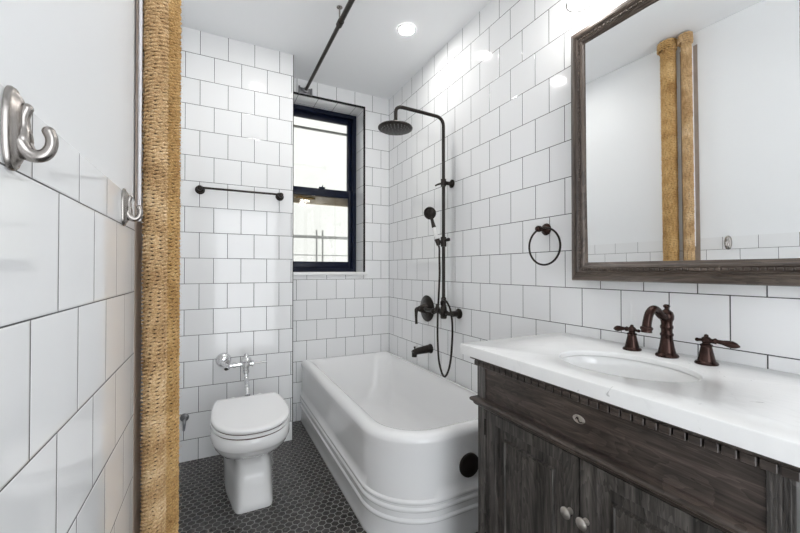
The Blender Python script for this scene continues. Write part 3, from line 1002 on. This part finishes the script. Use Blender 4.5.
def fuzz(name, cx, cy, r, z0, z1, count, parent, sd):
    rnd = random.Random(sd)
    bm = NB()
    for i in range(count):
        a = rnd.uniform(-2.1, 2.1)
        z = rnd.uniform(z0, z1)
        d = Vector((math.cos(a), math.sin(a), 0))
        t = Vector((-math.sin(a), math.cos(a), 0))
        p0 = Vector((cx, cy, z)) + d * r
        ln = rnd.uniform(0.004, 0.011)
        p1 = p0 + d * ln * 0.55 + t * ln * rnd.uniform(-.6, .6) + Vector((0, 0, ln * rnd.uniform(-.5, .5)))
        p2 = p1 + d * ln * 0.3 + t * ln * rnd.uniform(-.6, .6) + Vector((0, 0, ln * rnd.uniform(-.6, .6)))
        tube(bm, [p0, p1, p2], [0.00022, 0.0002, 0.00012], 3)
    o = obj(name, bm, M['fibre'], parent, smooth=False)
    o['kind'] = 'stuff'
    return o

def rope_pipe(cx, cy, R0, label, mat, sd):
    t = thing('rope_wrapped_pipe', label, 'pipe', (cx, cy, 0), 'rope wrapped pipes by the left wall')
    rr = 0.0058
    bm = NB(); lathe(bm, [(R0 - rr * 1.75, 0.0), (R0 - rr * 1.75, ZC - 0.001)], (cx, cy, 0), (0, 0, 1), 28)
    obj('pipe', bm, M['core'], t)
    helix('rope_wrap', cx, cy, R0 - rr, 0.006, 2.545, rr, mat, t, sd=sd)
    c = helix('rope_collar', cx + 0.013, cy, R0 + 0.005, 2.535, ZC - 0.007, 0.0062, mat, t, pitch=0.0135, seg=60, wob=0.001, sd=sd + 5)
    fuzz('loose_fibres', cx, cy, R0 - 0.001, 0.02, 2.55, 1500, t, sd + 9)
rope_pipe(-0.1415, 1.1810, 0.0295, 'slimmer pale rope-wrapped pipe, nearer the two coat hooks', M['rope'], 3)
rope_pipe(-0.1335, 1.2790, 0.0440, 'thicker golden rope-wrapped pipe, nearer the toilet', M['rope2'], 4)
bm = NB(); bx(bm, XL + 0.0002, XL + 0.0014, 1.137, 1.232, 0.001, 2.528)
tag(obj('pipe_board', bm, M['board']), 'tall narrow taupe board on the left wall behind the rope pipes', 'board')
bm = NB(); tube(bm, [(XL + 0.0058, 1.162, z) for z in [1.27 + 0.0785 * i for i in range(17)]], 0.0042, 8)
tag(obj('white_cord', bm, M['white_cord']), 'rough white strip running up beside the slim rope pipe', 'cord')

# ------------------------------------------------------------ coat hooks
def make_hook(y, label):
    t = thing('coat_hook', label, 'hook', (XL, y, 1.275), 'coat hooks on the left wall')
    bm = NB()
    def plate(hw, hh, x, n=2.4, seg=40):
        pts = []
        for i in range(seg):
            a = 2 * PI * i / seg
            c, s = math.cos(a), math.sin(a)
            pts.append((XL + x, y + hw * math.copysign(abs(c) ** (2 / n), c), 1.2820 + hh * math.copysign(abs(s) ** (2 / n), s)))
        return pts
    loft(bm, [plate(.0175, .0415, 0.0008), plate(.0175, .0415, .003), plate(.0160, .040, .0052), plate(.0135, .0365, .0058), plate(.0115, .034, .0082), plate(.008, .030, .0105), plate(.004, .024, .0115)])
    obj('back_plate', bm, M['nickel'], t)
    bm = NB()
    tube(bm, [(XL + .004, y, 1.278), (XL + .0085, y, 1.268), (XL + .014, y, 1.2600), (XL + .021, y, 1.2575), (XL + .0275, y, 1.2605), (XL + .0315, y, 1.2680), (XL + .0320, y, 1.2765), (XL + .0300, y, 1.2825)],
         [.009, .0095, .0078, .0066, .0058, .0053, .0052, .0054], 16, smooth=5)
    ball(bm, (XL + .0296, y, 1.2835), .0055)
    tube(bm, [(XL + .006, y, 1.262), (XL + .010, y, 1.272), (XL + .0105, y, 1.285), (XL + .0105, y, 1.295), (XL + .013, y, 1.3035)], [.0085, .0085, .0055, .005, .005], 14, smooth=4)
    ball(bm, (XL + .0130, y, 1.3040), .0052)
    obj('hook_arm', bm, M['nickel'], t)
make_hook(0.494, 'satin nickel coat hook closest to the camera at the left edge')
make_hook(1.000, 'satin nickel coat hook right beside the slim rope pipe')

# ------------------------------------------------------------ framed mirror
mi = thing('framed_mirror', 'large mirror in a dark weathered wood frame above the vanity', 'mirror', (XR, 0.64, 1.10))
MY0, MY1, MZ0, MZ1 = 0.285, 0.992, 1.103, 2.072
FX = 1.250
prof = [(0.0, XR - 0.001), (0.0, FX + 0.016), (0.003, FX + 0.010), (0.020, FX + 0.001), (0.027, FX + 0.001), (0.028, FX + 0.004), (0.031, FX + 0.004), (0.033, FX + 0.001), (0.038, FX + 0.006), (0.047, FX + 0.006), (0.050, FX + 0.003), (0.056, FX + 0.006), (0.060, FX + 0.012), (0.069, FX + 0.017), (0.069, FX + 0.030)]
def frame_side(k):
    bm = NB()
    loops = []
    ends = {'b': ((MY1, MZ0), (MY0, MZ0)), 't': ((MY0, MZ1), (MY1, MZ1)), 'l': ((MY1, MZ1), (MY1, MZ0)), 'r': ((MY0, MZ0), (MY0, MZ1))}[k]
    for (yy, zz) in ends:
        sy = -1 if yy == MY1 else 1
        sz = 1 if zz == MZ0 else -1
        loops.append([(x, yy + sy * d, zz + sz * d) for d, x in prof])
    loft(bm, loops, True, True, True)
    return obj('frame_rail', bm, M['frame_y'] if k in 'bt' else M['frame_z'], mi, smooth=False)
for k in 'btlr':
    frame_side(k)
bm = NB()
n = 0
w0 = 0.0425
y = MY0 + 0.05
while y < MY1 - 0.05:
    bx(bm, FX + 0.001, FX + 0.0075, y, y + 0.011, MZ0 + w0 - 0.0035, MZ0 + w0 + 0.0035, 0.0012, 1)
    bx(bm, FX + 0.001, FX + 0.0075, y, y + 0.011, MZ1 - w0 - 0.0035, MZ1 - w0 + 0.0035, 0.0012, 1)
    y += 0.0158
z = MZ0 + 0.05
while z < MZ1 - 0.05:
    bx(bm, FX + 0.001, FX + 0.0075, MY0 + w0 - 0.0035, MY0 + w0 + 0.0035, z, z + 0.011, 0.0012, 1)
    bx(bm, FX + 0.001, FX + 0.0075, MY1 - w0 - 0.0035, MY1 - w0 + 0.0035, z, z + 0.011, 0.0012, 1)
    z += 0.0158
obj('bead_band', bm, M['frame_y'], mi, smooth=False)
bm = NB(); bx(bm, -0.002, 0.002, (MY0 - MY1) / 2 + 0.066, (MY1 - MY0) / 2 - 0.066, (MZ0 - MZ1) / 2 + 0.066, (MZ1 - MZ0) / 2 - 0.066)
gl = obj('mirror_glass', bm, M['mirror'], mi, smooth=False)
gl.matrix_parent_inverse = Matrix.Identity(4)
gl.location = Vector((FX + 0.022, (MY0 + MY1) / 2, (MZ0 + MZ1) / 2)) - mi.location
gl.rotation_euler = (0, -0.008, 0.021)

# ------------------------------------------------------------ vanity light
vl = thing('vanity_light', 'three shade bronze wall light over the framed mirror', 'wall light', (XR, 0.64, 2.24))
bm = NB(); bx(bm, XR - 0.022, XR - 0.001, 0.50, 0.78, 2.25, 2.35, 0.006); tube(bm, [(XR - 0.05, 0.34, 2.30), (XR - 0.05, 0.94, 2.30)], 0.009, 12); tube(bm, [(XR - 0.02, 0.64, 2.30), (XR - 0.05, 0.64, 2.30)], 0.012, 12)
obj('light_bar', bm, M['bronze'], vl)
for y in (0.915, 0.64, 0.365):
    x = XR - 0.118
    bm = NB(); tube(bm, [(XR - 0.05, y, 2.30), (XR - 0.085, y, 2.305), (x, y, 2.29), (x, y, 2.26)], 0.007, 10, smooth=4); lathe(bm, [(0.02, 0.0), (0.026, -0.02)], (x, y, 2.265), (0, 0, 1), 20)
    obj('shade_arm', bm, M['bronze'], vl)
    bm = NB(); lathe(bm, [(0.024, 0.252 - 0.14), (0.034, 0.09), (0.040, 0.06), (0.042, 0.03), (0.045, 0.006), (0.0, 0.010)], (x, y, 2.140), (0, 0, 1), 32, cap0=True, cap1=False)
    obj('glass_shade', bm, M['shade'], vl)
    bm = NB(); torus(bm, (x, y, 2.142), 0.046, 0.0035, (0, 0, 1), 36, 8)
    obj('shade_rim', bm, M['steel'], vl)

# ------------------------------------------------------------ vanity cabinet
va = thing('vanity_cabinet', 'dark weathered wood vanity cabinet with two panelled doors under the white counter', 'cabinet', (1.08, 0.634, 0))
VX, VY0, VY1 = 0.828, 0.240, 1.032
CTB = 0.841
bm = NB()
bx(bm, VX + 0.022, XR - 0.002, VY0 + 0.004, VY1 - 0.004, 0.10, 0.118)       # floor of the carcass
bx(bm, VX + 0.022, XR - 0.002, VY0 + 0.004, VY0 + 0.022, 0.118, 0.825)
bx(bm, VX + 0.022, XR - 0.002, VY1 - 0.022, VY1 - 0.004, 0.118, 0.825)
bx(bm, XR - 0.012, XR - 0.002, VY0 + 0.022, VY1 - 0.022, 0.118, 0.825)
bx(bm, VX + 0.022, XR - 0.002, VY0 + 0.004, VY0 + 0.03, 0.0, 0.10)
bx(bm, VX + 0.022, XR - 0.002, VY1 - 0.03, VY1 - 0.004, 0.0, 0.10)
obj('cabinet_body', bm, M['wood_z'], va, smooth=False)
for (a, b_) in ((VY1 - 0.036, VY1), (VY0, VY0 + 0.036)):
    bm = NB()
    bx(bm, VX, VX + 0.036, a, b_, 0.0, 0.668, 0.002)
    bx(bm, VX - 0.003, VX + 0.03, a - 0.002, b_ + 0.002, 0.0, 0.075, 0.003)
    bx(bm, VX - 0.002, VX + 0.036, a, b_, 0.700, 0.826, 0.0015)
    for k in range(5):
        yy = a + 0.0065 + k * 0.0058
        tube(bm, [(VX - 0.0022, yy, 0.712), (VX - 0.0022, yy, 0.814)], 0.0012, 6)
    obj('corner_post', bm, M['wood_z'], va, smooth=False)
# side panel seen from the tub end
bm = NB(); bx(bm, VX + 0.04, XR - 0.01, VY1 - 0.004, VY1 - 0.0005, 0.10, 0.66)
obj('side_panel', bm, M['wood_z'], va, smooth=False)
# crown under the counter: cove, dentils
bm = NB()
bx(bm, VX - 0.006, VX + 0.03, VY0 - 0.010, VY1 + 0.010, 0.826, CTB - 0.001, 0.002)
bx(bm, VX + 0.03, XR - 0.002, VY0 - 0.010, VY0 + 0.022, 0.826, CTB - 0.001)
bx(bm, VX + 0.03, XR - 0.002, VY1 - 0.022, VY1 + 0.010, 0.826, CTB - 0.001)
y = VY0 - 0.006
while y < VY1 + 0.004:
    bx(bm, VX - 0.0075, VX + 0.005, y, y + 0.0222, 0.8095, 0.8265, 0.0012, 1)
    y += 0.0262
x = VX + 0.008
while x < XR - 0.03:
    bx(bm, x, x + 0.0222, VY1, VY1 + 0.0095, 0.8105, 0.8265, 0.0012, 1)
    x += 0.0262
bx(bm, VX - 0.012, XR - 0.002, VY1 + 0.004, VY1 + 0.030, 0.829, CTB - 0.001, 0.003)
obj('dentil_moulding', bm, M['wood_y'], va, smooth=False)
# frieze drawer front
bm = NB(); bx(bm, VX + 0.004, VX + 0.03, VY0 + 0.038, VY1 - 0.038, 0.703, 0.8255, 0.001)
fr = obj('drawer_front', bm, M['wood_y'], va, smooth=False)
bm = NB()
loft(bm, [[(VX + 0.004 - h, 0.634 + 0.0175 * s_ * math.cos(2 * PI * i / 32), 0.763 + 0.0105 * s_ * math.sin(2 * PI * i / 32)) for i in range(32)] for s_, h in ((1, 0), (1, .0012), (.86, .0022), (.80, .0016))])
es = obj('escutcheon', bm, M['knob'], va)
es.parent = fr
bm = NB()
tube(bm, [(VX + 0.0015, 0.642, 0.761), (VX + 0.0010, 0.637, 0.768), (VX + 0.0010, 0.634, 0.760), (VX + 0.001, 0.630, 0.757), (VX + 0.0010, 0.624, 0.759)], 0.0012, 6, smooth=3)
lathe(bm, [(0.0022, 0.0), (0.0022, 0.0012)], (VX + 0.0022, 0.636, 0.765), (-1, 0, 0), 10)
em = obj('keyhole', bm, M['hole'], va)
em.parent = fr
# waist moulding
bm = NB()
def mould(path_out):
    pass
prof = [(0.0, 0.672), (0.006, 0.672), (0.010, 0.676), (0.012, 0.682), (0.020, 0.687), (0.021, 0.693), (0.017, 0.698), (0.006, 0.702), (0.0, 0.703)]
loops = []
for (px, py, sx, sy) in ((XR - 0.003, VY1, 0, 1), (VX, VY1, -1, 1), (VX, VY0, -1, -1), (XR - 0.003, VY0, 0, -1)):
    loops.append([(px + sx * d, py + sy * d, z) for d, z in prof])
rings = loft(bm, loops, True, True, True)
bx(bm, VX + 0.0005, VX + 0.03, VY0 + 0.0005, VY1 - 0.0005, 0.668, 0.703)
obj('waist_moulding', bm, M['wood_y'], va, smooth=True, angle=25)
# face frame around the doors
DZ0, DZ1, DY0, DY1 = 0.115, 0.664, 0.2785, 0.9935
for a, b_ in ((0.655, 0.668), (0.08, DZ0 - 0.003)):
    bm = NB(); bx(bm, VX + (0.014 if a > .5 else 0.003), VX + 0.03, DY0 - 0.003, DY1 + 0.003, a, b_)
    obj('face_rail', bm, M['wood_y'], va, smooth=False)
YM = 0.634
def door(y0, y1, knob_y, hinge_y, side):
    dx = VX + 0.004
    sw = 0.047
    tr_ = 0.036
    bm = NB()
    bx(bm, dx, dx + 0.018, y0, y0 + sw, DZ0, DZ1, 0.0012)
    bx(bm, dx, dx + 0.018, y1 - sw, y1, DZ0, DZ1, 0.0012)
    bx(bm, dx, dx + 0.018, y0 + sw, y1 - sw, DZ1 - tr_, DZ1, 0.0012)
    bx(bm, dx, dx + 0.018, y0 + sw, y1 - sw, DZ0, DZ0 + 0.06, 0.0012)
    d_ = obj('door', bm, M['wood_z'], va, smooth=False)
    bm = NB()
    a, b_, c, e = y0 + sw - 0.001, y1 - sw + 0.001, DZ0 + 0.059, DZ1 - tr_ + 0.001
    def rect(i, x):
        # raised field with softly clipped upper corners
        k = max(0.0, 0.0)
        return [(x, a + i, c + i), (x, b_ - i, c + i), (x, b_ - i, e - i), (x, a + i, e - i)]
    loft(bm, [rect(0.0, dx + 0.017), rect(0.0, dx + 0.012), rect(0.033, dx + 0.012), rect(0.0345, dx + 0.0070), rect(0.037, dx + 0.002), rect(0.040, dx + 0.002), rect(0.0425, dx + 0.0060), rect(0.046, dx + 0.0065)], True, True, True)
    p2 = obj('door_panel', bm, M['wood_z'], va, smooth=False)
    p2.parent = d_
    bm = NB(); lathe(bm, [(0.0085, 0.0), (0.0085, 0.002), (0.005, 0.004), (0.0045, 0.012), (0.008, 0.015), (0.0145, 0.018), (0.0150, 0.021), (0.011, 0.0245), (0.0, 0.026)], (dx, knob_y, 0.516), (-1, 0, 0), 28)
    kk = obj('knob', bm, M['knob'], va)
    kk.parent = d_
    for z in (0.585, 0.20):
        bm = NB(); tube(bm, [(dx - 0.003, hinge_y, z), (dx - 0.003, hinge_y, z + 0.045)], 0.0035, 10); ball(bm, (dx - 0.003, hinge_y, z + 0.047), 0.004, seg=10); ball(bm, (dx - 0.003, hinge_y, z - 0.002), 0.004, seg=10)
        h_ = obj('hinge', bm, M['bronze'], va)
        h_.parent = d_
door(YM + 0.0025, DY1, YM + 0.026, DY1 + 0.0015, 1)
door(DY0, YM - 0.0025, YM - 0.020, DY0 - 0.0015, -1)

# ------------------------------------------------------------ countertop with an oval cutout
SX, SY, SA, SB = 1.040, 0.650, 0.140, 0.180
def counter():
    x0, x1, y0, y1 = 0.800, XR - 0.0015, 0.176, 1.096
    zt, zb = 0.877, CTB
    n = 96
    outer = []
    inner_ = []
    cor = [(x0, y0), (x1, y0), (x1, y1), (x0, y1)]
    ca = sorted([(math.atan2(cy - SY, cx - SX) % (2 * PI), (cx, cy)) for cx, cy in cor])
    for i in range(n):
        a = 2 * PI * i / n
        c, s = math.cos(a), math.sin(a)
        t = min(((x1 - SX) / c) if c > 1e-9 else 1e9, ((x0 - SX) / c) if c < -1e-9 else 1e9, ((y1 - SY) / s) if s > 1e-9 else 1e9, ((y0 - SY) / s) if s < -1e-9 else 1e9)
        outer.append([SX + c * t, SY + s * t])
        inner_.append((SX + SA * SB * c / math.hypot(SB * c, SA * s), SY + SA * SB * s / math.hypot(SB * c, SA * s)))
    for a, pc in ca:
        i = round(a / (2 * PI) * n) % n
        outer[i] = list(pc)
    def off(pts, d):
        o = []
        for x, y in pts:
            o.append((min(max(x, x0 + d), x1 - d), min(max(y, y0 + d), y1 - d)))
        return o
    def sc_(pts, d):
        return [(SX + (x - SX) * (1 + d / SA), SY + (y - SY) * (1 + d / SB)) for x, y in pts]
    zi = zt - 0.016
    rings = [[(x, y, zi) for x, y in inner_], [(x, y, zi) for x, y in sc_(inner_, 0.030)], [(x, y, zb) for x, y in sc_(inner_, 0.030)], [(x, y, zb) for x, y in off(outer, 0.0)], [(x, y, zt - 0.003) for x, y in off(outer, 0.0)], [(x, y, zt - 0.0008) for x, y in off(outer, 0.0012)], [(x, y, zt) for x, y in off(outer, 0.003)],
             [(x, y, zt) for x, y in sc_(inner_, 0.003)], [(x, y, zt - 0.002) for x, y in sc_(inner_, 0.0006)], [(x, y, zt - 0.004) for x, y in inner_], [(x, y, zi) for x, y in inner_]]
    bm = NB(); loft(bm, rings, True, False, False)
    bmesh.ops.remove_doubles(bm, verts=bm.verts, dist=1e-6)
    return obj('countertop', bm, M['quartz'], angle=50)
tag(counter(), 'white speckled stone countertop with an oval sink cutout on the vanity', 'countertop')
sk = thing('sink', 'white oval undermount sink set into the vanity countertop', 'sink', (SX, SY, CTB))
bm = NB()
def ell(k, z):
    return [(SX + (SA + k) * math.cos(2 * PI * i / 64), SY + (SB + k) * math.sin(2 * PI * i / 64), z) for i in range(64)]
def ells(s_, z):
    return [(SX + SA * s_ * math.cos(2 * PI * i / 64), SY + SB * s_ * math.sin(2 * PI * i / 64), z) for i in range(64)]
loft(bm, [ell(0.022, .845), ell(0.022, .8595), ell(0.006, .8595), ell(0.001, .856), ell(-0.001, .83), ells(.975, .80), ells(.95, .77), ells(.86, .735), ells(.70, .712), ells(.45, .70), ells(.12, .696),
          ells(.12, .690), ells(.5, .692), ells(.75, .704), ells(.92, .73), ells(1.02, .77), ells(1.05, .815), ell(0.012, .845)], True, False, False)
obj('basin', bm, M['porcelain'], sk, angle=60)
bm = NB(); lathe(bm, [(0.024, 0.0), (0.024, 0.004), (0.018, 0.006), (0, 0.006)], (SX, SY, 0.696), (0, 0, 1), 24)
obj('drain', bm, M['bronze_red'], sk)

# ------------------------------------------------------------ faucet
CT = 0.877
FXX = 1.246
fa = thing('faucet', 'dark bronze faucet with curved spout and two lever handles behind the sink', 'faucet', (FXX, 0.642, CT))
bm = NB(); lathe(bm, [(0.030, 0.0003), (0.031, 0.004), (0.029, 0.008), (0.024, 0.012), (0.0225, 0.018), (0.019, 0.034), (0.0165, 0.052), (0.0155, 0.062), (0.0178, 0.066), (0.0178, 0.070), (0.0150, 0.074), (0.0150, 0.084), (0.0172, 0.088), (0.0172, 0.094), (0.0148, 0.098), (0.0155, 0.108), (0.0190, 0.116), (0.0192, 0.126), (0.0165, 0.136), (0.009, 0.143), (0.0055, 0.146), (0.0055, 0.149), (0.009, 0.152), (0.0095, 0.156), (0.006, 0.160), (0, 0.161)], (FXX, 0.642, CT), (0, 0, 1), 36)
obj('faucet_body', bm, M['bronze_red'], fa)
bm = NB(); tube(bm, [(FXX - 0.005, 0.642, CT + 0.122), (FXX - 0.030, 0.642, CT + 0.128), (FXX - 0.055, 0.642, CT + 0.146), (FXX - 0.075, 0.642, CT + 0.148), (FXX - 0.092, 0.642, CT + 0.135), (FXX - 0.102, 0.642, CT + 0.112), (FXX - 0.105, 0.642, CT + 0.098)],
                    [0.014, 0.012, 0.0112, 0.0115, 0.0118, 0.0120, 0.0125], 18, smooth=5)
lathe(bm, [(0.0125, 0.0), (0.0165, 0.003), (0.0165, 0.008), (0.0140, 0.012), (0.0150, 0.018), (0.011, 0.019)], (FXX - 0.105, 0.642, CT + 0.100), (-0.1, 0, -1), 24)
obj('spout', bm, M['bronze_red'], fa)
def tap(y, sgn, ln):
    bm = NB(); lathe(bm, [(0.027, 0.0003), (0.028, 0.003), (0.026, 0.007), (0.0215, 0.010), (0.0195, 0.018), (0.0155, 0.036), (0.0130, 0.049), (0.0150, 0.052), (0.0150, 0.055), (0.0095, 0.058), (0.0095, 0.061)], (FXX, y, CT), (0, 0, 1), 30)
    t = obj('handle_base', bm, M['bronze_red'], fa)
    bm = NB()
    ball(bm, (FXX, y, CT + 0.068), 0.0125, 1, 1, 0.85)
    lathe(bm, [(0.006, 0), (0.0045, 0.006), (0, 0.008)], (FXX, y, CT + 0.077), (0, 0, 1), 12)
    ball(bm, (FXX, y - sgn * 0.022, CT + 0.066), 0.0055, seg=12)
    tube(bm, [(FXX, y - sgn * 0.020, CT + 0.066), (FXX, y, CT + 0.068)], 0.0045, 10)
    z = CT + 0.068
    tube(bm, [(FXX, y + sgn * f * ln, z + (0.0 if f < .3 else 0.002 * math.sin(f * 3)) - 0.006 * f) for f in (0.1, 0.22, 0.30, 0.36, 0.5, 0.66, 0.80, 0.92, 1.0, 1.04)], [0.006, 0.0065, 0.0085, 0.0055, 0.0062, 0.0088, 0.0102, 0.0080, 0.0040, 0.002], 14, smooth=3)
    lv = obj('handle_lever', bm, M['bronze_red'], fa)
    lv.parent = t
tap(0.748, 1, 0.060)
tap(0.540, -1, 0.072)
